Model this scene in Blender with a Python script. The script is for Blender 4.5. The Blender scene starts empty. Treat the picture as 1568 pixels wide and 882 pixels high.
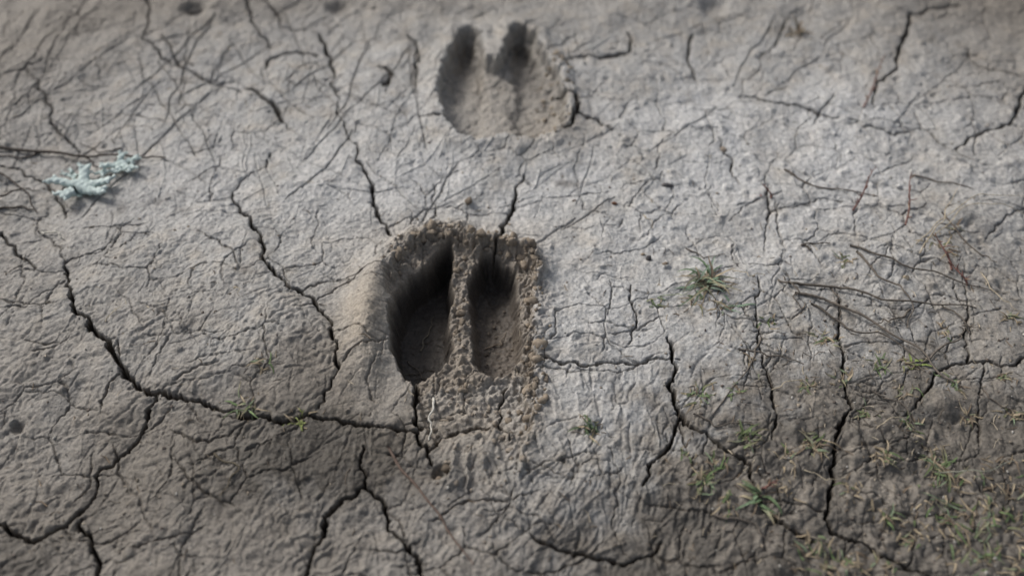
import bpy, math, random
import numpy as np
from mathutils import Vector

random.seed(5)
rng = np.random.RandomState(7)
F = np.float32

# ------------------------------------------------------------------ camera
CH = 0.547; PITCH = math.radians(48.0); FPX = 1568*35/36.0
SP, CP = math.sin(PITCH), math.cos(PITCH)
def G(u, v):
    a = (u-784)/FPX; b = (441-v)/FPX
    t = CH/(SP-b*CP)
    return (a*t, (CP+b*SP)*t)
def mpp(u, v):
    b = (441-v)/FPX
    return CH/(SP-b*CP)/FPX

# ------------------------------------------------------------------ noise
perm = rng.permutation(256).astype(np.int32)
P = np.concatenate([perm, perm, perm])
ang = rng.rand(256)*2*np.pi
GXT = np.cos(ang).astype(F); GYT = np.sin(ang).astype(F)
def pn(x, y, s=0):
    x = (x+s*17.137).astype(F); y = (y+s*9.713+3.1).astype(F)
    xf = np.floor(x); yf = np.floor(y)
    xi = xf.astype(np.int32) & 255; yi = yf.astype(np.int32) & 255
    fx = x-xf; fy = y-yf
    u = fx*fx*fx*(fx*(fx*6-15)+10); v = fy*fy*fy*(fy*(fy*6-15)+10)
    a = P[xi]+yi; b = P[xi+1]+yi
    h00 = P[a]; h10 = P[b]; h01 = P[a+1]; h11 = P[b+1]
    n00 = GXT[h00]*fx+GYT[h00]*fy
    n10 = GXT[h10]*(fx-1)+GYT[h10]*fy
    n01 = GXT[h01]*fx+GYT[h01]*(fy-1)
    n11 = GXT[h11]*(fx-1)+GYT[h11]*(fy-1)
    n0 = n00+u*(n10-n00); n1 = n01+u*(n11-n01)
    return (n0+v*(n1-n0))*F(1.45)
def fbm(x, y, o, s=0, g=0.5):
    r = 0; a = 1.0
    for i in range(o):
        r = r+a*pn(x*(2.03**i), y*(2.03**i), s+i*3); a *= g
    return r
def worley(x, y):
    xi = np.floor(x).astype(np.int32); yi = np.floor(y).astype(np.int32)
    f1 = np.full(x.shape, 9, F); f2 = np.full(x.shape, 9, F)
    for dx in (-1, 0, 1):
        for dy in (-1, 0, 1):
            cx = xi+dx; cy = yi+dy
            h = P[P[cx & 255]+(cy & 255)]; h2 = P[h+37]
            d = (cx+.15+.7*h/255.-x)**2+(cy+.15+.7*h2/255.-y)**2
            f2 = np.minimum(f2, np.maximum(f1, d)); f1 = np.minimum(f1, d)
    return (np.sqrt(f2)-np.sqrt(f1)).astype(F)
def sst(e0, e1, x):
    t = np.clip((x-e0)/(e1-e0), 0, 1)
    return t*t*(3-2*t)

# ------------------------------------------------------------------ grid
xc = np.concatenate([np.arange(-0.60, -0.34, 0.0009), np.arange(-0.34, 0.34, 0.0006), np.arange(0.34, 0.60, 0.0009)])
yc = np.concatenate([np.arange(0.20, 0.60, 0.0006), np.arange(0.60, 0.95, 0.0009)])
def outer(start, sign):
    r = []; d = 0.001; p = start
    while abs(p) < 70:
        p += sign*d; r.append(p); d *= 1.27
    return r
xl = outer(xc[0], -1)[::-1]; xr = outer(xc[-1], 1)
yl = outer(yc[0], -1)[::-1]; yr = outer(yc[-1], 1)
xs = np.array(xl+list(xc)+xr); ys = np.array(yl+list(yc)+yr)
NX, NY = len(xs), len(ys)
cx0, cx1 = len(xl), len(xl)+len(xc); cy0, cy1 = len(yl), len(yl)+len(yc)
X, Y = np.meshgrid(xc.astype(F), yc.astype(F))
print("grid", NX, NY, NX*NY)

nA = pn(X/0.009, Y/0.009, 1); nB = pn(X/0.009, Y/0.009, 2)
nC = pn(X/0.003, Y/0.003, 3); nD = pn(X/0.003, Y/0.003, 4)
Xw = X+0.0016*nA+0.0008*nC; Yw = Y+0.0016*nB+0.0008*nD
nE = pn(X/0.03, Y/0.03, 5); nF_ = pn(X/0.03, Y/0.03, 6)
Xl = X+0.003*nE+0.0004*nC; Yl = Y+0.003*nF_+0.0004*nD

def gm(u, v, rx, ry):
    cx, cy = G(u, v)
    return np.exp(-((X-cx)/rx)**2-((Y-cy)/ry)**2)

def win(x0, x1, y0, y1, pad):
    i0 = max(0, np.searchsorted(xc, x0-pad)); i1 = np.searchsorted(xc, x1+pad)
    j0 = max(0, np.searchsorted(yc, y0-pad)); j1 = np.searchsorted(yc, y1+pad)
    return (slice(j0, j1), slice(i0, i1))

def stamp(A, pts, ws, depth, soft=False, XX=None, YY=None, B=None):
    XX = Xw if XX is None else XX; YY = Yw if YY is None else YY
    for k in range(len(pts)-1):
        p, q = pts[k], pts[k+1]; w0, w1 = ws[k], ws[k+1]
        wm = max(w0, w1)
        s = win(min(p[0], q[0]), max(p[0], q[0]), min(p[1], q[1]), max(p[1], q[1]), (wm+0.0045) if B is None else max(wm+0.0045, 0.02))
        x = XX[s]-p[0]; y = YY[s]-p[1]
        if x.size == 0: continue
        dx, dy = q[0]-p[0], q[1]-p[1]; L2 = dx*dx+dy*dy+1e-12
        t = np.clip((x*dx+y*dy)/L2, 0, 1)
        d = np.sqrt((x-t*dx)**2+(y-t*dy)**2)
        w = w0+(w1-w0)*t
        k1 = np.clip(1-d/w, 0, 1)
        if soft: val = depth*k1*k1*(3-2*k1)
        else: val = depth*np.clip(k1*1.7, 0, 1)**0.85*np.clip(w/0.0010, 0.3, 1.3)
        np.maximum(A[s], val, out=A[s])
        if B is not None:
            np.maximum(B[s], np.exp(-d/0.005)*np.clip(wm/0.0015, 0.2, 1), out=B[s])

def jag(pts, levels=3, amp=0.13):
    for _ in range(levels):
        o = [pts[0]]
        for a, b in zip(pts[:-1], pts[1:]):
            dx, dy = b[0]-a[0], b[1]-a[1]
            k = random.uniform(-amp, amp)
            o.append(((a[0]+b[0])/2-dy*k, (a[1]+b[1])/2+dx*k)); o.append(b)
        pts = o; amp *= 0.9
    return pts

# ------------------------------------------------------------------ cracks (surveyed polylines, width, depth mm)
CR = [
 ([(100,405),(103,440),(115,480),(150,515),(175,545),(190,575),(215,598),(250,608),(290,620),(330,632),(375,645),(415,652),(470,645),(520,650),(565,658),(605,665),(640,668),(655,690),(660,715)],[2.5,4,5,6,7,8,7,6,5,5,6,5,4,4,5,6,7,5,3],9),
 ([(100,405),(130,395),(160,385),(175,370)],[3,2,2,1.5],3),
 ([(100,405),(95,382),(75,362),(55,345)],[2,2,2,1],3),
 ([(240,612),(225,645),(205,675),(175,695),(150,710),(140,745),(118,772),(85,800),(55,822),(30,815),(0,795),(-40,780)],[6,5,5,5,4,4,5,5,6,6,6,5],8),
 ([(118,785),(130,815),(145,840),(148,882),(150,910)],[4,6,7,6,6],8),
 ([(355,295),(370,325),(390,355),(405,390),(420,425),(440,445),(465,458),(490,485),(510,510),(518,545),(522,580),(500,610),(490,635)],[3,3.5,4,5,5,5,4,4,3.5,3,3,2.5,2],6),
 ([(465,455),(490,440),(520,435),(550,430),(588,424)],[3,2.5,2,2,2],3),
 ([(355,295),(385,265),(410,255),(413,230)],[3,2.5,2.5,2.5],3),
 ([(802,265),(790,300),(778,330),(768,360),(757,395)],[2.5,4.5,6,6,5],9),
 ([(488,45),(500,75),(512,110),(520,150),(530,190),(548,225),(560,265),(570,300),(580,335),(597,362)],[5,5,3,1.2,1.2,2,3.5,4,4,3.5],6),
 ([(815,548),(850,553),(890,562),(930,555),(975,556),(1010,552),(1040,553)],[4,4.5,4,3.5,3.5,3,2],7),
 ([(1020,518),(1030,540),(1036,570),(1025,595),(1035,620),(1050,650),(1080,665),(1110,690),(1140,705),(1150,735),(1165,770),(1190,795),(1225,820),(1250,828)],[3,4,4,6,7,7,5,5,6,4,4,5,6,4],9),
 ([(1040,645),(1030,670),(1018,692),(1000,710),(990,735),(985,747)],[5,6,4,4,3,2],6),
 ([(1280,440),(1285,500),(1290,550),(1292,590),(1305,630),(1285,660),(1280,700),(1275,740),(1268,790),(1275,810),(1310,822),(1350,848),(1400,868),(1440,890)],[1.5,3,3.5,3.5,5,5,5,6,5,6,5,5,4,3],8),
 ([(1400,625),(1420,600),(1440,570),(1470,558),(1510,558),(1550,565),(1575,545)],[2,3,3.5,4,3.5,3,3],6),
 ([(1480,555),(1478,500),(1478,440)],[3.5,2.5,1.5],4),
 ([(1505,560),(1500,600),(1498,650),(1495,700)],[3,2.5,2,1.5],4),
 ([(1470,8),(1430,12),(1395,20),(1390,50),(1375,85),(1355,120),(1340,165)],[3,4,4,5,5,3,2],7),
 ([(1135,145),(1175,155),(1220,160),(1255,172),(1290,180),(1330,190),(1370,205),(1400,200)],[3,4,6,6,3,3,4,3],4),
 ([(1400,170),(1440,215),(1475,240),(1520,255)],[2,3,2,1.5],3),
 ([(1590,120),(1560,150),(1550,183),(1500,205),(1465,228)],[4,4,5,4,2],6),
 ([(1480,70),(1500,95),(1540,108),(1570,115)],[3,3,3,2],4),
 ([(632,585),(638,612),(636,640),(648,665)],[6,6,5,5],9),
 ([(655,695),(690,670),(720,660),(748,655)],[4,4,4,2.5],6),
 ([(558,690),(560,745),(545,760),(520,775),(500,795),(490,830),(475,860),(468,900)],[2,4,5,6,6,6,6,6],8),
 ([(560,750),(585,770),(595,800),(615,830),(640,855),(655,895)],[4,4,4,5,5,4],7),
 ([(778,590),(765,620),(765,650),(782,682)],[3,3.5,3.5,3],5),
 ([(815,820),(840,835),(880,848),(930,855),(965,860),(990,850),(1012,828)],[2,4,5,5,4,3,2],6),
 ([(375,0),(385,30),(400,50),(412,65)],[4,3,3,2],4),
 ([(375,130),(400,145),(425,170),(432,180)],[3,5,6,3],6),
 ([(250,55),(270,90),(300,110),(340,125),(368,138)],[3,3,3,3,2],4),
 ([(60,120),(80,165),(110,215),(120,228)],[2,3,3,2],4),
 ([(220,-10),(217,60),(245,88),(262,95)],[3,3,3,2],4),
 ([(0,352),(20,375),(40,395),(55,412)],[4,4,3,2],5),
 ([(1170,270),(1175,295),(1180,320),(1210,318),(1250,305),(1290,310)],[2,3,4,2.5,2,2],4),
 ([(1180,320),(1175,350),(1172,382)],[3,2,1.5],3),
 ([(965,438),(968,470),(975,500),(963,528)],[2,3,2,1.5],4),
 ([(1160,430),(1155,470),(1160,520),(1170,560),(1180,600),(1190,640),(1182,672)],[1.5,2.5,3,3,4,4,2],5),
 ([(855,140),(880,150),(880,180),(865,203)],[6,7,7,4],8),
 ([(880,175),(915,182),(938,197)],[6,6,3],6),
 ([(856,100),(900,90),(940,86),(965,78),(960,50)],[4,5,9,5,3],6),
 ([(485,78),(440,74),(412,82),(405,100)],[4,8,7,3],5),
 ([(625,55),(635,100),(640,145)],[3,3,2],4),
 ([(590,130),(600,112),(580,100)],[10,8,4],5),
 ([(640,180),(690,192),(725,215)],[4,4,2],4),
 ([(1060,50),(1052,90),(1065,115)],[4,5,3],4),
 ([(1100,210),(1120,240),(1135,280)],[2,4,2],4),
 ([(650,352),(666,332),(660,305),(664,280)],[2.5,2.5,2,1.5],3),
 ([(405,0),(430,35),(470,40)],[3,3,2],3),
 ([(1600,310),(1540,330),(1510,365)],[2,2,1.5],3),
 ([(0,470),(40,468),(100,430)],[2,2,1.5],2.5),
 ([(0,250),(40,265),(85,300),(100,330)],[3,3,3,2],4),
 ([(240,612),(300,590),(360,580),(405,568)],[2,1.5,1.5,1.5],2),
 ([(930,690),(950,740),(940,790),(965,855)],[1.5,2,2,2.5],2.5),
 ([(1150,120),(1190,60),(1230,10)],[2,2.5,2],3),
 ([(900,200),(880,260),(900,320),(950,340)],[1.5,1.5,1.5,1.5],2),
 ([(1292,590),(1340,600),(1380,640),(1400,625)],[1.5,2,2,1.5],2.5),
 ([(1300,640),(1380,690),(1450,700),(1495,700)],[1.5,2,2,1.5],3),
]
crackD = np.zeros_like(X); near = np.zeros_like(X)
for pts, w, dmm in CR:
    gp = [G(*p) for p in pts]
    kk = 1.26 if dmm >= 6 else 1.12
    gw = [wi*0.5*mpp(*p)*kk+0.0002 for wi, p in zip(w, pts)]
    n = len(pts)
    jp = jag(gp, 3, 0.14)
    jw = list(np.interp(np.linspace(0, n-1, len(jp)), range(n), gw)*rng.uniform(0.6, 1.2, len(jp)))
    stamp(crackD, jp, jw, dmm*1.15/1000.0, B=near)

for i in range(260):
    u = random.uniform(-60, 1620); v = random.uniform(0, 900)
    if i > 180: u = random.uniform(820, 1600); v = random.uniform(230, 880)
    a = random.uniform(0, math.tau)
    p = G(u, v); pts = [p]; L = random.uniform(0.015, 0.08); nseg = 6
    for k in range(nseg):
        a += random.uniform(-0.5, 0.5)
        p = (p[0]+math.cos(a)*L/nseg, p[1]+math.sin(a)*L/nseg); pts.append(p)
    w = random.uniform(0.0005, 0.0009)
    stamp(crackD, pts, [w*0.4, w, w*1.1, w, w, w, w*0.3], random.uniform(0.001, 0.0030))
wd = worley((Xw+.006*nE)/.034, (Yw+.006*nF_)/.034)*.034
msk = sst(-.05, .35, pn(X/.06, Y/.06, 18)+.25*np.clip(sst(.0, .2, X), 0, 1))
crackD = np.maximum(crackD, .0024*msk*np.clip(1-wd/.0012, 0, 1))

# ------------------------------------------------------------------ line imprints
groove = np.zeros_like(X); ridge = np.zeros_like(X)
def imprint(u, v, a, L, w, d, A):
    p = G(u, v); c = random.uniform(-0.35, 0.35); pts = [p]
    for k in range(4):
        p = (p[0]+math.cos(a)*L/4, p[1]+math.sin(a)*L/4); a += c/4+random.uniform(-.12, .12); pts.append(p)
    stamp(A, pts, [w*.5, w, w, w, w*.4], d, True, Xl, Yl)
for i in range(1300):
    u = random.uniform(-60, 1620); v = random.uniform(-10, 890)
    a = random.choice([0.9, 1.1, 2.0, 2.3, 1.5, 0.2])+random.gauss(0, 0.45)
    L = random.uniform(0.008, 0.035); w = random.uniform(0.0007, 0.0013)
    d = random.uniform(0.0003, 0.0009)
    if v < 330 and u < 900:
        L *= 2.4; d *= 1.6; w *= 1.15
    imprint(u, v, a, L, w, d, groove if random.random() < 0.65 else ridge)
for (u0, v0, u1, v1) in [(20,140,120,20),(160,0,60,130),(245,90,330,250),(270,150,420,60),(300,240,210,80),(130,330,330,130),(430,10,520,170),(460,250,640,60),(640,320,560,250),(700,250,640,350),(560,60,500,200),(0,200,200,60),(60,20,0,100),(330,20,250,190),(880,330,820,380),(860,350,940,300),(690,250,760,240),(1190,20,1120,130),(1300,30,1190,130),(760,10,700,40),(480,290,640,290),(540,200,440,310),(200,140,330,20),(1000,60,1150,20),(1250,190,1280,140),(1490,80,1370,190),(350,60,480,180),(100,250,210,180),(610,180,480,120),(140,-10,60,125),(60,125,20,165),(640,60,655,230),(450,130,540,60),(390,200,520,270),(1000,230,1100,160),(1330,100,1250,60)]:
    gp = jag([G(u0, v0), G(u1, v1)], 3, 0.05)
    w = random.uniform(0.0010, 0.0016)
    stamp(groove, gp, [w*.6]+[w]*(len(gp)-2)+[w*.4], random.uniform(0.0014, 0.0025), True, Xl, Yl)
for i in range(150):
    u = random.uniform(820, 1100); v = random.uniform(555, 870)
    if random.random() < .25: u = random.uniform(620, 900); v = random.uniform(700, 880)
    t = (u-830)/300
    a = math.radians(105-55*t)+random.gauss(0, 0.28)
    imprint(u, v, a, random.uniform(0.008, 0.026), random.uniform(.0013, .0026), random.uniform(.0006, .0015), groove if random.random() < .6 else ridge)
for i in range(40):
    u = random.uniform(760, 900); v = random.uniform(720, 880)
    imprint(u, v, math.radians(50)+random.gauss(0, .15), random.uniform(.02, .05), random.uniform(.0015, .003), random.uniform(.0007, .0017), ridge)
for (u0, v0, u1, v1, w) in [(735,672,748,745,.0035),(762,690,778,745,.003),(700,690,690,740,.003),(722,690,716,760,.0022),(805,680,792,740,.0025),(750,740,800,800,.003)]:
    gp = jag([G(u0, v0), G(u1, v1)], 2, 0.07)
    stamp(ridge, gp, [w*.5]+[w]*(len(gp)-2)+[w*.4], .0030, True, Xw, Yw)

# ------------------------------------------------------------------ base relief
H = 0.006*pn(X/0.25, Y/0.25, 11)+0.0036*pn(X/0.09, Y/0.09, 12)+0.0022*pn(X/0.04, Y/0.04, 13)+.0012*pn(X/.02, Y/.02, 14)
H += 0.010*gm(440, 560, 0.13, 0.12)-0.008*gm(1450, 800, 0.14, 0.10)-0.006*gm(60, 700, .12, .1)
H -= .0035*gm(740, 720, .035, .03)
def wr(ang, fx, fy, s, wp=.35):
    c, sn = math.cos(ang), math.sin(ang)
    a = (Xl*c+Yl*sn); b = (-Xl*sn+Yl*c)
    return np.abs(pn(a/fx+wp*nA, b/fy+wp*nB, s))
mod = np.clip(.72+.8*pn(X/.045, Y/.045, 15), .12, 1.3)
mL = np.clip(gm(170, 600, .20, .16)*1.2+gm(330, 760, .2, .1)+gm(460, 370, .10, .08)*.35, 0, 1)
mR = np.clip(gm(900, 640, .07, .10)*1.2+gm(780, 830, .12, .06), 0, 1)
w1 = wr(0.75, 0.0090, 0.0068, 21); w2 = wr(1.15, 0.0052, 0.0042, 23); w3 = wr(0.5, 0.018, 0.012, 24)
H += mL*mod*(0.0024*np.minimum(w1, .5)+0.0006*w2+0.0011*w3)
w4 = wr(1.2, 0.014, 0.0062, 25); w5 = wr(0.8, 0.012, 0.006, 26)
H += mR*mod*(0.0018*np.minimum(w4, .5)+0.0005*w5)
mO = np.clip(1-mL-mR, 0, 1)
w6 = wr(1.9, 0.014, 0.010, 27)
H += mO*mod*(0.0008*np.minimum(w6, .5)+0.0003*w2)
LRm = np.clip(gm(1480, 840, .15, .08)+gm(1250, 760, .08, .06), 0, 1)
H += LRm*(.0045*np.abs(pn(X/.018, Y/.018, 16))+.0022*np.abs(pn(X/.007, Y/.007, 17)))
H += 0.0006*pn(X/0.012, Y/0.012, 31)+0.0005*pn(X/0.005, Y/0.005, 32)+0.00030*nC+0.00022*pn(X/0.0016, Y/0.0016, 33)
def bump(u, v, r, h, el=1.0):
    cx, cy = G(u, v)
    s = win(cx, cx, cy, cy, r*2.5)
    if H[s].size == 0: return
    H[s] += h*np.exp(-(((Xw[s]-cx)/(r*el))**2+((Yw[s]-cy)/r)**2)**1.5)
for i in range(560):
    u = random.uniform(0, 1568); v = random.uniform(0, 882)
    if random.random() < .55: u = random.uniform(880, 1568); v = random.uniform(60, 480)
    bump(u, v, random.uniform(.0013, .0042), random.choice([1, 1, 1, -1])*random.uniform(.0006, .0024), random.uniform(.7, 1.5))
bump(718, 312, .005, .004); bump(676, 728, .0055, -.010); bump(22, 648, .004, -.005)
for (u, v, r, h) in [(295,12,.010,-.008),(520,8,.012,-.008),(330,320,.006,.003),(840,195,.008,.004),(800,730,.01,.003),(740,700,.008,.004),(690,740,.009,.005),(1095,8,.014,-.010),
                     (1085,45,.008,-.004),(1440,620,.010,.006),(1470,330,.008,.003),(600,660,.01,.002),(900,650,.006,.004),(1030,380,.006,.002)]:
    bump(u, v, r, h)
H += ridge*0.8-groove

# ------------------------------------------------------------------ hoof prints
def sdpoly(poly, XX, YY):
    d2 = np.full(XX.shape, 1e9, F); inside = np.zeros(XX.shape, bool)
    n = len(poly)
    for i in range(n):
        ax, ay = poly[i]; bx, by = poly[(i+1) % n]
        dx, dy = bx-ax, by-ay
        px = XX-ax; py = YY-ay
        t = np.clip((px*dx+py*dy)/(dx*dx+dy*dy), 0, 1)
        d2 = np.minimum(d2, (px-t*dx)**2+(py-t*dy)**2)
        c = ((ay > YY) != (by > YY)) & (XX < (bx-ax)*(YY-ay)/((by-ay) if by != ay else 1e-9)+ax)
        inside ^= c
    d = np.sqrt(d2)
    return np.where(inside, d, -d)
def poly(pts): return [G(*p) for p in pts]
s = win(-0.16, 0.09, 0.34, 0.66, 0.0)
x_, y_ = X[s], Y[s]
rough = 0.0018*nA[s]+0.0010*nC[s]
cl1 = fbm(x_/0.011, y_/0.011, 3, 41, .55); cl2 = fbm(x_/0.0035, y_/0.0035, 2, 44)
clod = np.abs(cl1)
WX = .0045*pn(x_/.022, y_/.022, 52)+0.0024*pn(x_/.008, y_/.008, 45)+.0012*pn(x_/.003, y_/.003, 46)
WY = .0045*pn(x_/.022, y_/.022, 53)+0.0024*pn(x_/.008, y_/.008, 47)+.0012*pn(x_/.003, y_/.003, 48)
XX = x_+WX; YY = y_+WY
XS = x_+.55*WX; YS = y_+.55*WY
OUT = poly([(590,430),(608,395),(640,368),(668,358),(700,362),(730,374),(768,372),(808,388),(822,420),(822,480),(818,540),(818,600),(815,655),(800,678),(750,672),(700,682),(662,690),(642,655),(632,605),(608,575),(596,540),(594,490)])
LL = poly([(652,402),(670,378),(688,366),(698,388),(692,430),(694,470),(690,500),(696,530),(684,562),(657,587),(632,594),(608,572),(597,530),(596,495),(602,455),(620,426)])
RL = poly([(722,402),(740,384),(770,388),(790,408),(798,440),(798,480),(804,520),(795,552),(774,580),(748,582),(728,564),(718,522),(717,470),(713,440),(714,415)])
HE = poly([(640,605),(690,588),(730,592),(800,575),(818,600),(812,655),(790,678),(745,668),(700,680),(664,685),(644,650)])
so = sdpoly(OUT, XX, YY); sl = sdpoly(LL, XS, YS); sr = sdpoly(RL, XS, YS); sh = sdpoly(HE, XX, YY)
ytop = G(700, 370)[1]; ybot = G(700, 590)[1]
ty = np.clip((y_-ybot)/(ytop-ybot), 0, 1)
cxp = G(705, 480)[0]
rimw = np.exp(-(np.clip(-so, 0, 1)/0.011)**2)*(so < 0)+(so >= 0)*1.0
topw = sst(0.55, 1.0, ty)*sst(-.06, -.02, x_+.02)
Hs = H[s].copy()
Hs = Hs*(1-0.5*rimw)+rimw*(0.0025+0.006*sst(.6, 1., ty))
bul = gm(566, 505, .014, .045)[s]+.7*gm(578, 430, .013, .022)[s]
Hs += 0.012*bul
rightw = sst(cxp, cxp+.03, x_)
ph = sst(0, .006, sh)
lobe = np.maximum(sst(-.001, .003, sl), sst(-.001, .003, sr))
zone = np.exp(-(np.clip(np.abs(so)-0.003, 0, 1)/0.006)**2)*np.clip(sst(.5, .9, ty)*1.1+.5*rightw+.12, 0, 1.1)*(1-.8*np.clip(bul, 0, 1))*(1-.5*ph)
Hs += zone*(0.0062*clod+0.0016*np.abs(cl2)-.0015)
Hs -= sst(0, 0.005, so)*(0.003+0.003*topw+.0015*rightw)+sst(0, .016, so)*.005*sst(.05, .4, ty)
insid = sst(-.001, .004, so)
Hs += insid*(0.0050*clod+0.0008*np.abs(cl2)-.0018)*(1-.6*bul)*(1-.55*ph)*(1-lobe)
dL = (0.020+0.021*ty); dR = (0.011+0.025*ty)
pl = sst(-.0005, 0.0078, sl+rough*.6)**.8; pr = sst(-.0005, 0.0088, sr+rough*.6)**.8
Hs = Hs*(1-.75*np.maximum(pl, pr))-pl*dL-pr*dR
Hs += pl*(.0014*pn(x_/.02, y_/.02, 51)+.0008*cl1+.0003*cl2)+pr*(.0020*cl1+.0006*cl2)
Hs -= ph*(.0012+.002*rightw)
Hs += ph*(.0030*clod*sst(.0, .02, y_-G(700, 640)[1])+.0007*cl2-.0005)
H[s] = Hs
soF = np.full_like(X, -1.0); soF[s] = so
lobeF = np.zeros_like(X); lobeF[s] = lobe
floor = np.zeros_like(X); floor[s] = np.maximum(pl, pr)
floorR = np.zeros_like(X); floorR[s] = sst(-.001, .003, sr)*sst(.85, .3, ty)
phF = np.zeros_like(X); phF[s] = ph
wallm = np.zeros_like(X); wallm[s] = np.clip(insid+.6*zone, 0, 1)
# -- shallow print
def grow(pts, k=1.06, c=(769, 135)): return [(c[0]+(u-c[0])*k, c[1]+(v-c[1])*k) for u, v in pts]
s2 = win(-0.12, 0.10, 0.60, 0.93, 0.0)
x_, y_ = X[s2], Y[s2]
XX = x_+0.0032*nA[s2]+.0012*nC[s2]; YY = y_+0.0032*nB[s2]+.0012*nD[s2]
OUT2 = poly(grow([(697,70),(706,54),(724,50),(738,58),(746,80),(748,98),(757,104),(766,97),(771,78),(778,56),(797,49),(818,62),(835,92),(855,124),(865,150),(862,187),(838,210),(800,215),(772,208),(735,219),(704,208),(683,183),(673,146),(680,105)]))
L2 = poly(grow([(700,72),(712,56),(732,60),(742,90),(750,120),(757,150),(752,190),(733,210),(706,202),(688,175),(680,140),(688,100)]))
R2 = poly(grow([(780,66),(797,53),(814,68),(830,98),(849,130),(857,160),(850,190),(815,207),(785,200),(774,170),(780,150),(778,120),(776,90)]))
o2 = sdpoly(OUT2, XX, YY); l2 = sdpoly(L2, XX, YY); r2 = sdpoly(R2, XX, YY)
Hs = H[s2].copy()
t2 = np.clip((y_-G(770, 210)[1])/(G(770, 60)[1]-G(770, 210)[1]), 0, 1)
Hs += np.exp(-(np.clip(-o2-.003, 0, 1)/.010)**2)*.0045*(o2 < .004)
a2 = sst(0, .0050, o2)
Hs = Hs*(1-.5*a2)-a2*(.0075+.002*t2)
lb2 = np.maximum(sst(0, .012, l2), sst(0, .012, r2))
Hs -= lb2*(.0055+.007*t2**2.5)
Hs += a2*(.0015*fbm(x_/.012, y_/.012, 3, 61))
z2 = np.exp(-(np.clip(np.abs(o2)-.002, 0, 1)/.006)**2)*sst(0.0, .06, x_)
Hs += z2*.0036*np.abs(fbm(x_/.011, y_/.011, 3, 62))
H[s2] = Hs
soF2 = np.full_like(X, -1.0); soF2[s2] = o2
p2 = np.zeros_like(X); p2[s2] = a2
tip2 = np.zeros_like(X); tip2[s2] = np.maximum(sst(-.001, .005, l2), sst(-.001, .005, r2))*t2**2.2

H -= crackD*(1-.85*floor)
H -= near*0.0014*(1-floor)
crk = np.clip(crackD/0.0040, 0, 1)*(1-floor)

# ------------------------------------------------------------------ soil colour (pigment, dampness, painted edge vignette, hollow and crack shade)
def mixc(c, col, m):
    m = np.clip(m, 0, 1)[..., None]
    return c*(1-m)+np.array(col, F)*m
n1 = fbm(X/0.06, Y/0.06, 4, 71); n2 = fbm(X/0.018, Y/0.018, 3, 75)
n4 = fbm(X/.004, Y/.004, 2, 83)
C = np.zeros(X.shape+(3,), F)+np.array((.372, .364, .346), F)
TAN = (.335, .285, .222); BRN = (.190, .168, .140); DK = (.062, .053, .042); PALE = (.535, .532, .52)
C = mixc(C, TAN, .13+.42*n2)
C = mixc(C, PALE, .08+.55*n1+.65*gm(1250, 230, .22, .1)+.5*gm(640, 280, .13, .08)+.4*gm(230, 300, .14, .06)+.5*gm(920, 620, .08, .09)+.3*gm(1000, 450, .12, .1))
C = mixc(C, BRN, .50*gm(120, 620, .22, .16)+.60*gm(300, 840, .30, .07)+.4*n1*gm(300, 600, .3, .3)+.55*gm(400, 670, .12, .04)+.3*gm(480, 560, .08, .06))
C = mixc(C, BRN, .95*gm(200, -60, .38, .14)+.9*gm(1000, -90, .5, .13)+.85*gm(-60, 100, .15, .3)+.8*gm(1600, 20, .16, .22)+.7*gm(-60, 880, .18, .12)+.6*gm(1600, 560, .1, .14)+.55*gm(700, 915, .25, .045)+.4*gm(-40, 500, .1, .12))  # vignette darkening of edges and corners, painted into the soil colour
def flat(g, k=1.7): return np.clip(k*g, 0, 1)
C = mixc(C, DK, .80*flat(gm(510, 690, .048, .027)*(1+.7*n2))+.40*gm(640, 740, .06, .03)+.45*gm(350, 730, .09, .04)*(1+n2))
C = mixc(C, DK, sst(.05, .80, 1.15*gm(1560, 890, .22, .12)+.80*gm(1240, 810, .08, .06)+.5*gm(1400, 700, .12, .07)+.4*gm(1000, 920, .1, .04)+.45*gm(-20, 920, .1, .06)+.28*n2+.35*n1-.05)*.92)  # dark lower-right soil, plus vignette painted along the bottom edge
C = mixc(C, BRN, .7*gm(1290, 700, .16, .10)*(1+n2))
C = mixc(C, TAN, .85*gm(566, 500, .022, .055)+.5*gm(720, 640, .05, .04)+.6*gm(850, 195, .035, .03)+.5*gm(700, 360, .07, .02)+.4*gm(770, 130, .05, .07))
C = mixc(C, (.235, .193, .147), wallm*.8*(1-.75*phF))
C = mixc(C, (.048, .041, .035), lobeF*.94)  # dark floor soil plus hollow shade painted up the toe walls
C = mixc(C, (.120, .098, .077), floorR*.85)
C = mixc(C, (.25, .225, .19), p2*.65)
C = mixc(C, (.11, .096, .08), tip2*.85)  # far print darkened towards the toe tips
C = mixc(C, (.09, .075, .06), crk*.92)  # damp crack soil with the crack's inner shade painted in
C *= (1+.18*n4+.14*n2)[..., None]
C *= (1-.16*np.clip(near, 0, 1))[..., None]  # slightly darker band beside cracks
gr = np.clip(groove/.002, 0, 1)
C *= (1-.32*gr)[..., None]  # line imprints darkened with depth
C = np.clip(C, .02, .7)

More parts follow.
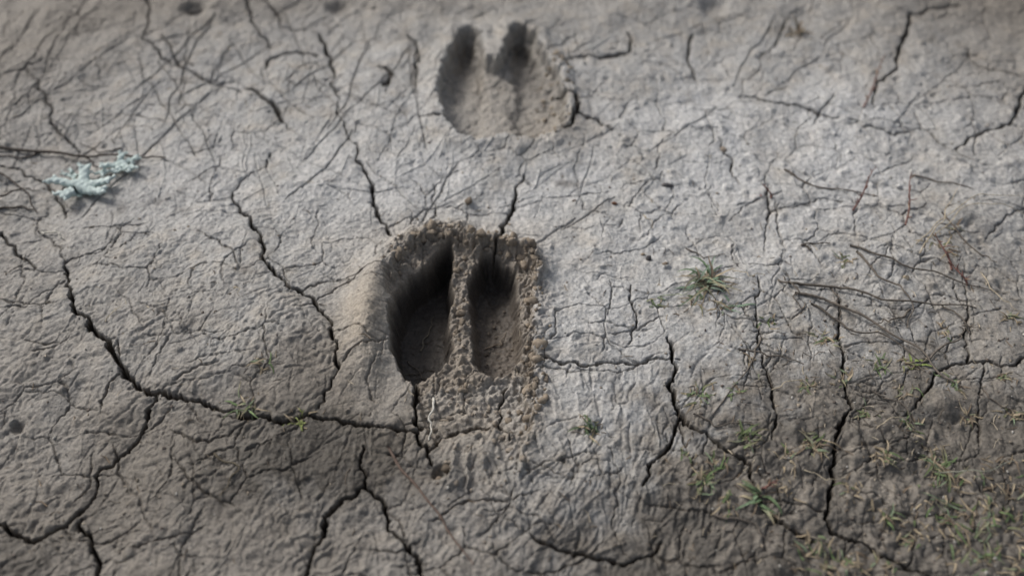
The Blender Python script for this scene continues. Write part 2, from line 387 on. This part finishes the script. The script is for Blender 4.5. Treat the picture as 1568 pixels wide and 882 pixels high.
# ------------------------------------------------------------------ assemble full sheet
ew = np.minimum(np.minimum(X-xc[0], xc[-1]-X), np.minimum(Y-yc[0], yc[-1]-Y))
ew = sst(0, .03, ew)
H *= ew
XF, YF = np.meshgrid(xs.astype(F), ys.astype(F))
R = np.sqrt(XF**2+(YF-.55)**2)
HF = 0.10*pn(XF/9, YF/9, 91)*sst(1.5, 12, R)+0.02*pn(XF/2.2, YF/2.2, 92)*sst(.9, 3, R)
HF[cy0:cy1, cx0:cx1] += H
CF = np.zeros((NY, NX, 4), F); CF[..., :3] = np.array((.28, .262, .235), F); CF[..., 3] = 0
nn = fbm(XF/.6, YF/.6, 3, 95); CF[..., :3] *= (1+.2*nn)[..., None]
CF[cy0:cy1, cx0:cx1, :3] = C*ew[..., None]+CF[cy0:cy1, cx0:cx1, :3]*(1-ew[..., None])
CF[cy0:cy1, cx0:cx1, 3] = ew

def hz(x, y):
    i = min(max(np.searchsorted(xc, x), 0), len(xc)-1); j = min(max(np.searchsorted(yc, y), 0), len(yc)-1)
    return float(H[j, i])
def inlobe(x, y):
    i = min(max(np.searchsorted(xc, x), 0), len(xc)-1); j = min(max(np.searchsorted(yc, y), 0), len(yc)-1)
    return lobeF[j, i] > .3

# ------------------------------------------------------------------ materials
def newmat(name):
    m = bpy.data.materials.new(name); m.use_nodes = True
    nt = m.node_tree; nt.nodes.clear()
    o = nt.nodes.new('ShaderNodeOutputMaterial'); b = nt.nodes.new('ShaderNodeBsdfPrincipled')
    nt.links.new(b.outputs[0], o.inputs[0]); return m, nt, b
def N(nt, t, **k):
    n = nt.nodes.new(t)
    for a, v in k.items(): setattr(n, a, v)
    return n
def soil_material():
    m, nt, b = newmat("dried_mud"); L = nt.links.new
    at = N(nt, 'ShaderNodeVertexColor', layer_name="soil")
    geo = N(nt, 'ShaderNodeNewGeometry')
    def noise(sc, det, r=.6):
        n = N(nt, 'ShaderNodeTexNoise'); n.inputs['Scale'].default_value = sc; n.inputs['Detail'].default_value = det
        n.inputs['Roughness'].default_value = r; L(geo.outputs['Position'], n.inputs['Vector']); return n
    na = noise(500, 3, .75)
    mr2 = N(nt, 'ShaderNodeMapRange'); mr2.inputs[1].default_value = .3; mr2.inputs[2].default_value = .7; mr2.inputs[3].default_value = .66; mr2.inputs[4].default_value = 1.34
    L(na.outputs['Fac'], mr2.inputs[0])
    vo = N(nt, 'ShaderNodeTexVoronoi', feature='DISTANCE_TO_EDGE'); vo.inputs['Scale'].default_value = 8
    wn = noise(14, 1); ad = N(nt, 'ShaderNodeVectorMath', operation='MULTIPLY_ADD')
    ad.inputs[1].default_value = (.12, .12, .12); L(wn.outputs['Color'], ad.inputs[0]); L(geo.outputs['Position'], ad.inputs[2]); L(ad.outputs[0], vo.inputs['Vector'])
    cr = N(nt, 'ShaderNodeMapRange'); cr.inputs[1].default_value = .0; cr.inputs[2].default_value = .03; cr.inputs[3].default_value = .35; cr.inputs[4].default_value = 1
    L(vo.outputs['Distance'], cr.inputs[0])
    mxa = N(nt, 'ShaderNodeMix'); L(at.outputs['Alpha'], mxa.inputs[0]); L(cr.outputs[0], mxa.inputs[2]); mxa.inputs[3].default_value = 1
    mu2 = N(nt, 'ShaderNodeMath', operation='MULTIPLY'); L(mr2.outputs[0], mu2.inputs[0]); L(mxa.outputs[0], mu2.inputs[1])
    vm = N(nt, 'ShaderNodeVectorMath', operation='SCALE'); L(at.outputs['Color'], vm.inputs[0]); L(mu2.outputs[0], vm.inputs['Scale'])
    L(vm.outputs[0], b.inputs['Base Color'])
    b.inputs['Roughness'].default_value = .62; b.inputs['Specular IOR Level'].default_value = .42
    b1 = N(nt, 'ShaderNodeBump'); b1.inputs['Strength'].default_value = .8; b1.inputs['Distance'].default_value = .0011
    L(na.outputs['Fac'], b1.inputs['Height'])
    L(b1.outputs[0], b.inputs['Normal'])
    return m
SOIL = soil_material()
def veg_material(name, rough=.7, var=.25, bumpy=True):
    m, nt, b = newmat(name); L = nt.links.new
    at = N(nt, 'ShaderNodeVertexColor', layer_name="tint"); geo = N(nt, 'ShaderNodeNewGeometry')
    n = N(nt, 'ShaderNodeTexNoise'); n.inputs['Scale'].default_value = 450; n.inputs['Detail'].default_value = 3; L(geo.outputs['Position'], n.inputs['Vector'])
    mr = N(nt, 'ShaderNodeMapRange'); mr.inputs[1].default_value = .3; mr.inputs[2].default_value = .7; mr.inputs[3].default_value = 1-var; mr.inputs[4].default_value = 1+var
    L(n.outputs['Fac'], mr.inputs[0])
    vm = N(nt, 'ShaderNodeVectorMath', operation='SCALE'); L(at.outputs['Color'], vm.inputs[0]); L(mr.outputs[0], vm.inputs['Scale'])
    L(vm.outputs[0], b.inputs['Base Color']); b.inputs['Roughness'].default_value = rough; b.inputs['Specular IOR Level'].default_value = .3
    if bumpy:
        bp = N(nt, 'ShaderNodeBump'); bp.inputs['Strength'].default_value = .5; bp.inputs['Distance'].default_value = .0006; L(n.outputs['Fac'], bp.inputs['Height']); L(bp.outputs[0], b.inputs['Normal'])
    return m
VEG = veg_material("plant_tissue"); BARK = veg_material("twig_bark", .85, .35); LICH = veg_material("lichen_thallus", .9, .15); CRUMB = veg_material("soil_crumb", .9, .3)

# ------------------------------------------------------------------ sheet -> meshes (ground + the two prints, sharing borders)
V = np.stack([XF, YF, HF], -1).reshape(-1, 3).astype(F)
CFl = CF.reshape(-1, 4)
idx = np.arange(NX*NY, dtype=np.int64).reshape(NY, NX)
Q = np.stack([idx[:-1, :-1], idx[:-1, 1:], idx[1:, 1:], idx[1:, :-1]], -1).reshape(-1, 4)
lab = np.zeros((NY, NX), np.int8)
sub = np.zeros(X.shape, np.int8); sub[soF > -0.012] = 1; sub[soF2 > -0.008] = 2
lab[cy0:cy1, cx0:cx1] = sub
ql = lab[:-1, :-1].reshape(-1)
def mkmesh(name, quads):
    used = np.unique(quads); remap = np.full(NX*NY, -1, np.int64); remap[used] = np.arange(len(used))
    q = remap[quads].astype(np.int32); v = V[used]; c = CFl[used]
    me = bpy.data.meshes.new(name)
    me.vertices.add(len(v)); me.vertices.foreach_set("co", v.ravel())
    me.loops.add(q.size); me.loops.foreach_set("vertex_index", q.ravel())
    me.polygons.add(len(q)); me.polygons.foreach_set("loop_start", np.arange(0, q.size, 4, dtype=np.int32))
    me.update(calc_edges=True)
    me.shade_smooth()
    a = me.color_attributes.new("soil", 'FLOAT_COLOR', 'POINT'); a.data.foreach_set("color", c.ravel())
    me.materials.append(SOIL)
    ob = bpy.data.objects.new(name, me); bpy.context.scene.collection.objects.link(ob); return ob
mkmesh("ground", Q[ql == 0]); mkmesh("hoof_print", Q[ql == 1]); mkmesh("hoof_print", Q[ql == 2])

# ------------------------------------------------------------------ small mesh builder
class MB:
    def __init__(s): s.v = []; s.f = []; s.c = []
    def tube(s, path, radii, col, sides=5, col2=None):
        path = [Vector(p) for p in path]; n = len(path); b0 = len(s.v)
        for i, p in enumerate(path):
            d = (path[min(i+1, n-1)]-path[max(i-1, 0)]).normalized()
            up = Vector((0, 0, 1)) if abs(d.z) < .9 else Vector((1, 0, 0))
            a = d.cross(up).normalized(); b = a.cross(d)
            for k in range(sides):
                t = math.tau*k/sides
                s.v.append(p+(a*math.cos(t)+b*math.sin(t))*radii[i])
                cc = col if col2 is None else [col[j]+(col2[j]-col[j])*i/(n-1) for j in range(3)]
                s.c.append(cc)
        for i in range(n-1):
            for k in range(sides):
                k2 = (k+1) % sides
                s.f.append((b0+i*sides+k, b0+i*sides+k2, b0+(i+1)*sides+k2, b0+(i+1)*sides+k))
        s.f.append(tuple(b0+k for k in range(sides))); s.f.append(tuple(b0+(n-1)*sides+k for k in reversed(range(sides))))
    def blade(s, path, widths, col, col2):
        path = [Vector(p) for p in path]; n = len(path); b0 = len(s.v)
        for i, p in enumerate(path):
            d = (path[min(i+1, n-1)]-path[max(i-1, 0)]).normalized()
            a = d.cross(Vector((0, 0, 1)));
            a = a.normalized() if a.length > 1e-4 else Vector((1, 0, 0))
            u = a.cross(d); w = widths[i]
            for o, k in ((-1, 0.25), (0, -.15), (1, .25)):
                s.v.append(p+a*o*w+u*k*w); s.c.append([col[j]+(col2[j]-col[j])*i/(n-1) for j in range(3)])
        for i in range(n-1):
            for k in range(2):
                s.f.append((b0+i*3+k, b0+i*3+k+1, b0+(i+1)*3+k+1, b0+(i+1)*3+k))
    def obj(s, name, mat):
        me = bpy.data.meshes.new(name); me.from_pydata([tuple(v) for v in s.v], [], s.f); me.shade_smooth()
        a = me.color_attributes.new("tint", 'FLOAT_COLOR', 'POINT')
        a.data.foreach_set("color", np.array([[*c, 1] for c in s.c], F).ravel())
        me.materials.append(mat)
        ob = bpy.data.objects.new(name, me); bpy.context.scene.collection.objects.link(ob); return ob

GRN = [(.12, .17, .07), (.145, .19, .095), (.17, .21, .13), (.10, .13, .055)]
DRY = [(.36, .295, .20), (.26, .21, .14), (.17, .13, .09)]
def jc(c, a=.2): k = 1+random.uniform(-a, a); return tuple(x*k for x in c)
def tuft(u, v, n, L, dry=.3, w=.0007, lift=.6, name="grass_tuft", spread=.003, greens=GRN):
    m = MB(); gx, gy = G(u, v)
    for i in range(n):
        x = gx+random.gauss(0, spread); y = gy+random.gauss(0, spread); z = hz(x, y)-.001
        a = random.uniform(0, math.tau); l = L*random.uniform(.35, 1.1); el = random.uniform(.1, lift*1.6)
        isd = random.random() < dry; col = jc(random.choice(DRY if isd else greens)); tip = jc(random.choice(DRY)) if random.random() < .35 else col
        pts = []; px, py, pz = x, y, z; nseg = 6
        for k in range(nseg+1):
            pts.append((px, py, max(pz, hz(px, py)+.0004) if k else pz))
            px += math.cos(a)*math.cos(el)*l/nseg; py += math.sin(a)*math.cos(el)*l/nseg; pz += math.sin(el)*l/nseg
            el -= random.uniform(.1, .35); a += random.uniform(-.25, .25)
        ww = w*random.uniform(.6, 1.3)
        m.blade(pts, [ww*t for t in (.8, 1, 1, .9, .7, .45, .08)], col, tip)
    for i in range(n//2):
        x = gx+random.gauss(0, spread*1.6); y = gy+random.gauss(0, spread*1.6); a = random.uniform(0, math.tau); l = L*random.uniform(.15, .4)
        m.tube([(x+math.cos(a)*l*t, y+math.sin(a)*l*t, hz(x+math.cos(a)*l*t, y+math.sin(a)*l*t)+.0004+.001*t*(1-t)) for t in (0, .5, 1)], [.0003, .0003, .00015], jc(random.choice(DRY)), 4)
    m.obj(name, VEG)
GG = [(.19, .26, .18), (.14, .20, .13), (.24, .30, .23), (.12, .175, .10)]
tuft(1082, 436, 60, .030, .28, .00085, .65, spread=.0035, greens=GG)
tuft(1110, 472, 12, .018, .3, .0008, .4, greens=GG)
tuft(380, 632, 18, .016, .25); tuft(412, 575, 10, .012, .4); tuft(458, 655, 16, .011, .4, greens=[(.17,.20,.06)])
tuft(905, 662, 22, .012, .35, greens=[(.11, .15, .08)])
tuft(1165, 765, 18, .021, .12, .0012, .6, greens=[(.11,.16,.08),(.18,.25,.15)]); tuft(1140, 672, 20, .015, .2); tuft(1248, 680, 26, .017, .6)
tuft(1440, 712, 28, .018, .4); tuft(1070, 608, 18, .014, .25); tuft(1265, 520, 14, .011, .4); tuft(1398, 562, 14, .012, .4, greens=[(.19,.24,.07)])
tuft(1075, 742, 22, .016, .4); tuft(1095, 715, 14, .012, .4); tuft(1350, 700, 18, .013, .7); tuft(1000, 462, 9, .010, .2); tuft(1290, 585, 12, .011, .5)
tuft(1255, 845, 28, .013, .5, spread=.008); tuft(1300, 868, 26, .012, .5, spread=.008); tuft(1475, 770, 38, .016, .5, spread=.011)
tuft(1530, 800, 38, .015, .5, spread=.013); tuft(1540, 740, 28, .015, .6, spread=.010); tuft(1500, 850, 34, .014, .5, spread=.012); tuft(1420, 780, 20, .012, .6, spread=.008)
tuft(1435, 380, 14, .014, .9, spread=.006); tuft(1360, 790, 14, .012, .6); tuft(1205, 700, 10, .012, .6); tuft(1545, 490, 14, .011, .7); tuft(1550, 640, 14, .012, .6)
tuft(1225, 48, 14, .020, .9, .0010, 1.0, greens=[(.2,.2,.14)])
for (u, v) in [(1120,610),(1175,505),(1235,600),(1330,640),(1345,560),(1385,600),(1440,500),(1490,640),(1420,700),(1195,740),(1310,745),(1060,470),(1150,560),(1460,345),(1300,395),(1530,575),(1110,770),(1050,700),(1390,640),(1460,600),(1400,830),(1350,860),(1560,860)]:
    tuft(u+random.uniform(-8, 8), v+random.uniform(-8, 8), random.randint(8, 14), random.uniform(.008, .013), random.uniform(.3, .8), .0006, .5)

def lay(m, pts, r, col, wob=.0015, lift=.0, taper=.4, n=14, col2=None, buried=False):
    gp = [G(*p) for p in pts]; k = len(gp)
    tt = np.linspace(0, k-1, n*(k-1)+1)
    px = np.interp(tt, range(k), [p[0] for p in gp]); py = np.interp(tt, range(k), [p[1] for p in gp])
    kk = np.ones(7)/7
    if len(tt) > 14:
        px2 = np.convolve(np.pad(px, 3, 'edge'), kk, 'valid'); py2 = np.convolve(np.pad(py, 3, 'edge'), kk, 'valid')
        px2[0] = px[0]; px2[-1] = px[-1]; py2[0] = py[0]; py2[-1] = py[-1]; px, py = px2, py2
    ph = random.uniform(0, 9); path = []; rad = []; zz = []
    for i, t in enumerate(tt):
        f = t/(k-1)
        x = px[i]+wob*(math.sin(f*9+ph)+.5*math.sin(f*23+ph*2))*math.sin(f*math.pi); y = py[i]+wob*(math.cos(f*7+ph)+.5*math.cos(f*19))*math.sin(f*math.pi)
        path.append([x, y]); zz.append(hz(x, y)); rad.append(r*(1-(1-taper)*f)*random.uniform(.85, 1.15))
    zz = np.array(zz); sm = zz.copy()
    for i in range(len(zz)): sm[i] = zz[max(0, i-4):i+5].max()*.6+zz[max(0, i-4):i+5].mean()*.4
    for i, t in enumerate(tt):
        f = t/(k-1); path[i].append(sm[i]+r*(.4 if buried else .8)+lift*math.sin(f*math.pi))
    m.tube(path, rad, col, 6, col2)
DT = (.075, .062, .052); GT = (.135, .115, .095)
def twig(pts, r, col=DT, name="twig", **k):
    m = MB(); lay(m, pts, r, col, **k); m.obj(name, BARK)
m = MB(); lay(m, [(-20,226),(60,232),(130,236),(190,242),(255,243)], .0015, DT, lift=.002); lay(m, [(60,232),(30,240),(-15,236)], .0009, DT); lay(m, [(130,236),(150,255),(160,268)], .0008, DT, lift=.002); m.obj("twig", BARK)
m = MB(); lay(m, [(-15,262),(10,268),(40,300),(55,322)], .0011, DT, lift=.002); lay(m, [(-15,318),(20,316),(50,318)], .0012, DT); lay(m, [(0,300),(30,288),(60,290)], .0006, DT); m.obj("twig", BARK)
m = MB()
for pts, r in [([(1205,438),(1260,442),(1310,452),(1370,464),(1440,470),(1492,478)], .0011), ([(1215,455),(1270,462),(1330,500),(1390,540),(1440,578),(1475,600)], .0012),
               ([(1310,390),(1335,420),(1370,440),(1392,478),(1388,505)], .0010), ([(1240,470),(1290,500),(1350,520),(1410,560)], .0009),
               ([(1392,478),(1360,500),(1330,500)], .0008), ([(1300,380),(1345,398),(1400,412),(1460,440),(1530,452)], .0009),
               ([(1190,432),(1215,452),(1225,480)], .0008), ([(1410,560),(1460,530),(1480,500)], .0009), ([(1270,440),(1290,470),(1275,500)], .0007), ([(1440,470),(1470,500),(1500,510)], .0007)]:
    lay(m, pts, r, jc(GT), lift=.002, wob=.003)
m.obj("dead_stem_tangle", BARK)
twig([(1200,262),(1240,285),(1300,292),(1345,300)], .0008, GT); twig([(1240,385),(1225,374),(1270,376)], .0010, DT)
twig([(1395,268),(1440,275),(1490,290)], .0007, GT); twig([(1440,330),(1500,395),(1525,405)], .0007, GT)
twig([(595,690),(640,760),(690,815),(725,868)], .0010, (.14,.10,.08), buried=True); twig([(1165,520),(1150,560),(1090,640)], .0008, GT, buried=True)
twig([(330,700),(350,718),(368,722),(355,745),(338,765)], .0008, (.12,.10,.07)); twig([(185,225),(150,230),(120,215)], .0006, DT)
twig([(1060,640),(1100,655),(1150,650)], .0007, GT); twig([(1130,540),(1180,545),(1230,560)], .0007, GT); twig([(1330,600),(1370,615),(1400,650)], .0007, GT); twig([(1090,790),(1140,800),(1180,830)], .0008, GT)
twig([(1500,600),(1530,630),(1568,640)], .0007, GT); twig([(1050,380),(1075,395),(1110,390)], .0006, GT)
twig([(640,500),(652,470),(660,440)], .0007, (.16,.14,.11)); twig([(620,520),(640,545),(668,560)], .0005, (.13,.11,.09)); twig([(615,545),(660,535)], .0005, (.10,.09,.07)); twig([(740,510),(765,500),(775,480)], .0006, (.2,.16,.12))
def straw(pts, r=.0005, col=(.45, .38, .27), lift=.003):
    m = MB(); lay(m, pts, r, col, lift=lift); m.obj("dry_grass_stalk", VEG)
straw([(664,612),(662,645),(657,680)], .0009, (.60,.57,.50), .002); straw([(1400,380),(1430,360),(1490,320),(1585,300)], .0005, lift=.012); straw([(1425,368),(1470,335),(1530,330),(1590,335)], .0004, lift=.01)
straw([(1405,395),(1430,365),(1465,290)], .0005, lift=.015); straw([(60,352),(80,356),(98,366)], .0009, (.55,.52,.45), .001); straw([(1440,720),(1510,730),(1580,700)], .0005, (.25,.25,.2), .008)
straw([(1010,455),(1050,456),(1080,440)], .0004, (.3,.33,.22), .004); straw([(165,500),(180,488),(190,478)], .0004); straw([(985,330),(1000,350)], .0004); straw([(365,455),(372,470)], .0004)
straw([(1180,600),(1215,590),(1250,600)], .0004); straw([(1340,660),(1370,640),(1400,655)], .0004); straw([(1120,420),(1150,430),(1170,425)], .0004); straw([(1500,420),(1530,470),(1560,480)], .0004); straw([(1230,720),(1260,735),(1300,730)], .0004)
def sprig(base, tip, h, n=9):
    m = MB(); bx, by = G(*base); tx, ty = G(*tip); z0 = hz(bx, by)
    RC = (.16, .080, .066); path = []
    for i in range(8):
        f = i/7; path.append(Vector((bx+(tx-bx)*f+.0012*math.sin(f*6), by+(ty-by)*f, z0+h*math.sin(f*1.5)+.0004)))
    m.tube(path, [.0009-.0006*i/7 for i in range(8)], RC, 5)
    for k in range(n):
        i = 1+k % 6; p = path[i]; a = random.uniform(0, math.tau); l = random.uniform(.003, .007)
        d = Vector((math.cos(a), math.sin(a), random.uniform(.2, 1))).normalized()
        m.tube([p, p+d*l*.5, p+d*l+Vector((0, 0, .001))], [.0005, .0005, .0001], jc(RC if random.random() < .7 else (.3, .2, .13)), 4)
    m.obj("red_sprig", VEG)
sprig((1305,325),(1335,275),.012); sprig((1385,348),(1388,285),.012); sprig((1322,165),(1350,105),.015); sprig((1455,418),(1425,372),.008); sprig((1180,305),(1170,290),.005, 5)
sprig((1480,440),(1455,415),.005); sprig((1165,750),(1190,742),.004, 5)

# ------------------------------------------------------------------ lichen
def lichen(cu, cv, size, n, seed, a0=0):
    R_ = random.Random(seed); verts = [(0, 0, 0)]; edges = []; rad = [.0052*size]
    for i in range(n):
        a = a0+math.tau*i/n+R_.uniform(-.3, .3); L = size*R_.uniform(.010, .0165); prev = 0; x = y = 0.0
        for k in range(1, 4):
            x += math.cos(a)*L/3; y += math.sin(a)*L/3; a += R_.uniform(-.35, .35)
            verts.append((x, y, .0016*k*size+R_.uniform(0, .0015))); rad.append(size*(.0043-.0007*k)); edges.append((prev, len(verts)-1)); prev = len(verts)-1
        for sgn in (-1, 1):
            b = a+sgn*R_.uniform(.4, .9); l = size*R_.uniform(.004, .0075)
            verts.append((x+math.cos(b)*l, y+math.sin(b)*l, .006*size+R_.uniform(0, .004))); rad.append(.0012*size); edges.append((prev, len(verts)-1))
    me = bpy.data.meshes.new("sk"); me.from_pydata(verts, edges, [])
    ob = bpy.data.objects.new("sk", me); bpy.context.scene.collection.objects.link(ob)
    md = ob.modifiers.new("s", 'SKIN')
    for i, r in enumerate(rad): me.skin_vertices[0].data[i].radius = (r, r)
    me.skin_vertices[0].data[0].use_root = True
    ss = ob.modifiers.new("u", 'SUBSURF'); ss.levels = 2; ss.render_levels = 2
    dg = bpy.context.evaluated_depsgraph_get(); ev = ob.evaluated_get(dg).to_mesh()
    vs = [Vector(v.co) for v in ev.vertices]; fs = [tuple(p.vertices) for p in ev.polygons]
    ob.evaluated_get(dg).to_mesh_clear(); bpy.data.objects.remove(ob)
    gx, gy = G(cu, cv); z = hz(gx, gy)
    return [Vector((gx+v.x+.0006*math.sin(v.y*1500), gy+v.y+.0006*math.sin(v.x*1300), z+.0035+v.z*.7+.0008*math.sin(v.x*900)*math.sin(v.y*800))) for v in vs], fs
m = MB()
for args in [(129,290,1.35,5,3,.3),(186,258,.85,5,8,.9),(160,268,.5,4,12,.2),(112,272,.5,4,21,.2),(203,264,.5,4,31,.2)]:
    vs, fs = lichen(*args); b0 = len(m.v); m.v += vs
    zmin = min(v.z for v in vs); zmax = max(v.z for v in vs)
    for v in vs:
        t = (v.z-zmin)/(zmax-zmin); k = .85+.2*abs(math.sin(v.x*500+v.y*300)*math.cos(v.y*610)); m.c.append(((.38+.26*t)*k, (.48+.24*t)*k, (.45+.24*t)*k))
    m.f += [tuple(i+b0 for i in f) for f in fs]
m.obj("lichen", LICH)

# ------------------------------------------------------------------ crumbs
def crumbs(name, pts_r, mat):
    import bmesh
    bm = bmesh.new(); bmesh.ops.create_icosphere(bm, subdivisions=2, radius=1); bm.verts.ensure_lookup_table()
    iv = np.array([v.co[:] for v in bm.verts]); fi = np.array([[v.index for v in f.verts] for f in bm.faces]); bm.free()
    AV = []; AF = []; AC = []; b = 0
    for (x, y, r, col) in pts_r:
        k = rng.uniform(.55, 1.3, 3); k[2] *= .75
        f1 = rng.normal(size=3)*2.2; f2 = rng.normal(size=3)*4
        q = iv*(1+.24*np.sin(iv@f1+rng.rand()*6)[:, None]+.16*np.sin(iv@f2)[:, None]+rng.uniform(-.08, .08, (len(iv), 1)))*k*r
        AV.append(q+np.array([x, y, hz(x, y)+r*.15])); AF.append(fi+b); b += len(iv); AC += [[*col, 1]]*len(iv)
    AV = np.concatenate(AV); AF = np.concatenate(AF)
    me = bpy.data.meshes.new(name); me.from_pydata(AV.tolist(), [], AF.tolist()); me.shade_smooth()
    a = me.color_attributes.new("tint", 'FLOAT_COLOR', 'POINT'); a.data.foreach_set("color", np.array(AC, F).ravel())
    me.materials.append(mat); ob = bpy.data.objects.new(name, me); bpy.context.scene.collection.objects.link(ob)
L_ = []
SZ = [.0004, .0005, .0006, .0008, .0012, .002, .0034]
border = [(600,415),(625,380),(660,362),(700,362),(760,376),(808,390),(820,420),(818,480),(812,540),(812,600),(808,660)]
gb = [G(*p) for p in border]
def addc(x, y, r, c):
    if not inlobe(x, y): L_.append((x, y, r, c))
for i in range(330):
    k = random.random()**.9*(len(gb)-1.001); j = int(k); f = k-j
    x = gb[j][0]*(1-f)+gb[j+1][0]*f+random.gauss(0, .005); y = gb[j][1]*(1-f)+gb[j+1][1]*f+random.gauss(0, .005)
    addc(x, y, random.choice(SZ)*random.uniform(.8, 1.2), jc((.24, .197, .15)))
for i in range(60):
    u = random.gauss(706, 8); v = random.uniform(375, 610); x, y = G(u, v); addc(x, y, random.choice(SZ), jc((.21, .172, .13)))
for i in range(80):
    u = random.uniform(650, 815); v = random.uniform(590, 760); x, y = G(u, v); addc(x, y, random.choice(SZ[:-1]), jc((.27, .23, .185)))
for i in range(22):
    u = random.uniform(725, 795); v = random.uniform(440, 575); x, y = G(u, v); L_.append((x, y, random.choice([.0006, .001, .0016]), jc((.14, .115, .09))))
for i in range(1500):
    u = random.uniform(-30, 1600); v = random.uniform(-10, 890)
    if random.random() < .3: u = random.uniform(1050, 1568); v = random.uniform(450, 880)
    x, y = G(u, v); addc(x, y, random.choice([.0003, .0004, .0005, .0007, .001]), jc(random.choice([(.33, .315, .285), (.22, .19, .155), (.12, .10, .085), (.29, .245, .19)])))
for i in range(70):
    a = random.uniform(0, math.tau); x, y = G(850+30*math.cos(a)*random.random(), 150+60*math.sin(a)); addc(x, y, random.uniform(.0008, .0026), jc((.28, .237, .185)))
crumbs("soil_crumbs", L_, CRUMB)
big = []
for (u, v, r, c) in [(1021,283,.0036,(.09,.085,.085)),(993,396,.0034,(.08,.075,.075)),(1018,405,.0015,(.2,.16,.12)),(940,312,.0018,(.2,.1,.06)),(718,312,.0036,(.16,.13,.10)),(300,10,.007,(.07,.065,.06)),(880,305,.0015,(.15,.12,.1)),(1385,430,.003,(.32,.27,.2)),(685,722,.003,(.1,.08,.06)),(672,735,.0035,(.2,.16,.12)),(1110,228,.003,(.24,.2,.16)),(985,390,.0015,(.3,.24,.17)),(1165,300,.0016,(.25,.1,.08))]:
    x, y = G(u, v); big.append((x, y, r, c))
crumbs("soil_clods", big, CRUMB)
m = MB()
for i in range(620):
    u = random.uniform(-20, 1590); v = random.uniform(0, 885)
    if random.random() < .5: u = random.uniform(1000, 1568); v = random.uniform(380, 880)
    x, y = G(u, v); a = random.uniform(0, math.tau); l = random.uniform(.002, .009); c = jc(random.choice([(.42, .36, .27), (.2, .15, .1), (.10, .08, .06), (.10, .08, .06)]), .3); r = random.uniform(.00014, .0004)
    z = max(hz(x, y), hz(x+math.cos(a)*l, y+math.sin(a)*l), hz(x+math.cos(a)*l/2, y+math.sin(a)*l/2))
    m.tube([(x, y, hz(x, y)+r*.5), (x+math.cos(a)*l*.5, y+math.sin(a)*l*.5, z+r), (x+math.cos(a+.2)*l, y+math.sin(a+.2)*l, hz(x+math.cos(a)*l, y+math.sin(a)*l)+r*.5)], [r, r, r*.5], c, 4)
for i in range(40):
    u = random.uniform(605, 685); v = random.uniform(480, 575); x, y = G(u, v); a = random.uniform(0, math.tau); l = random.uniform(.003, .01)
    m.tube([(x+math.cos(a)*l*t, y+math.sin(a)*l*t, hz(x+math.cos(a)*l*t, y+math.sin(a)*l*t)+.0004) for t in (0, .5, 1)], [.0002, .0003, .0001], (.12, .10, .08), 4)
m.obj("plant_debris", VEG)

# ------------------------------------------------------------------ light
sc = bpy.context.scene
w = bpy.data.worlds.new("World"); sc.world = w; w.use_nodes = True
nt = w.node_tree; bg = nt.nodes['Background']
sky = nt.nodes.new('ShaderNodeTexSky'); sky.sky_type = 'NISHITA'; sky.sun_disc = False
EL = math.radians(38); AZ = math.radians(-50)
sky.sun_elevation = EL; sky.sun_rotation = AZ; sky.dust_density = 4; sky.air_density = 1.0; sky.ozone_density = .8
hs = nt.nodes.new('ShaderNodeHueSaturation'); hs.inputs['Saturation'].default_value = .55
nt.links.new(sky.outputs[0], hs.inputs['Color']); nt.links.new(hs.outputs[0], bg.inputs[0]); bg.inputs[1].default_value = 0.11
sd = bpy.data.lights.new("sun", 'SUN'); sd.energy = 2.1; sd.angle = math.radians(18); sd.color = (1, .98, .955)
so_ = bpy.data.objects.new("sun", sd); sc.collection.objects.link(so_)
dirv = Vector((math.sin(AZ)*math.cos(EL), math.cos(AZ)*math.cos(EL), math.sin(EL)))
so_.rotation_euler = dirv.to_track_quat('Z', 'Y').to_euler()
sc.view_settings.view_transform = 'Standard'; sc.view_settings.look = 'None'; sc.view_settings.exposure = 0

cam = bpy.data.cameras.new("camera"); co = bpy.data.objects.new("camera", cam); sc.collection.objects.link(co)
co.location = (0, 0, CH); co.rotation_euler = (math.radians(90)-PITCH, 0, 0)
cam.lens = 35; cam.sensor_width = 36; cam.clip_start = .01; cam.clip_end = 300
cam.dof.use_dof = True; cam.dof.focus_distance = .695; cam.dof.aperture_fstop = 3.0
sc.camera = co
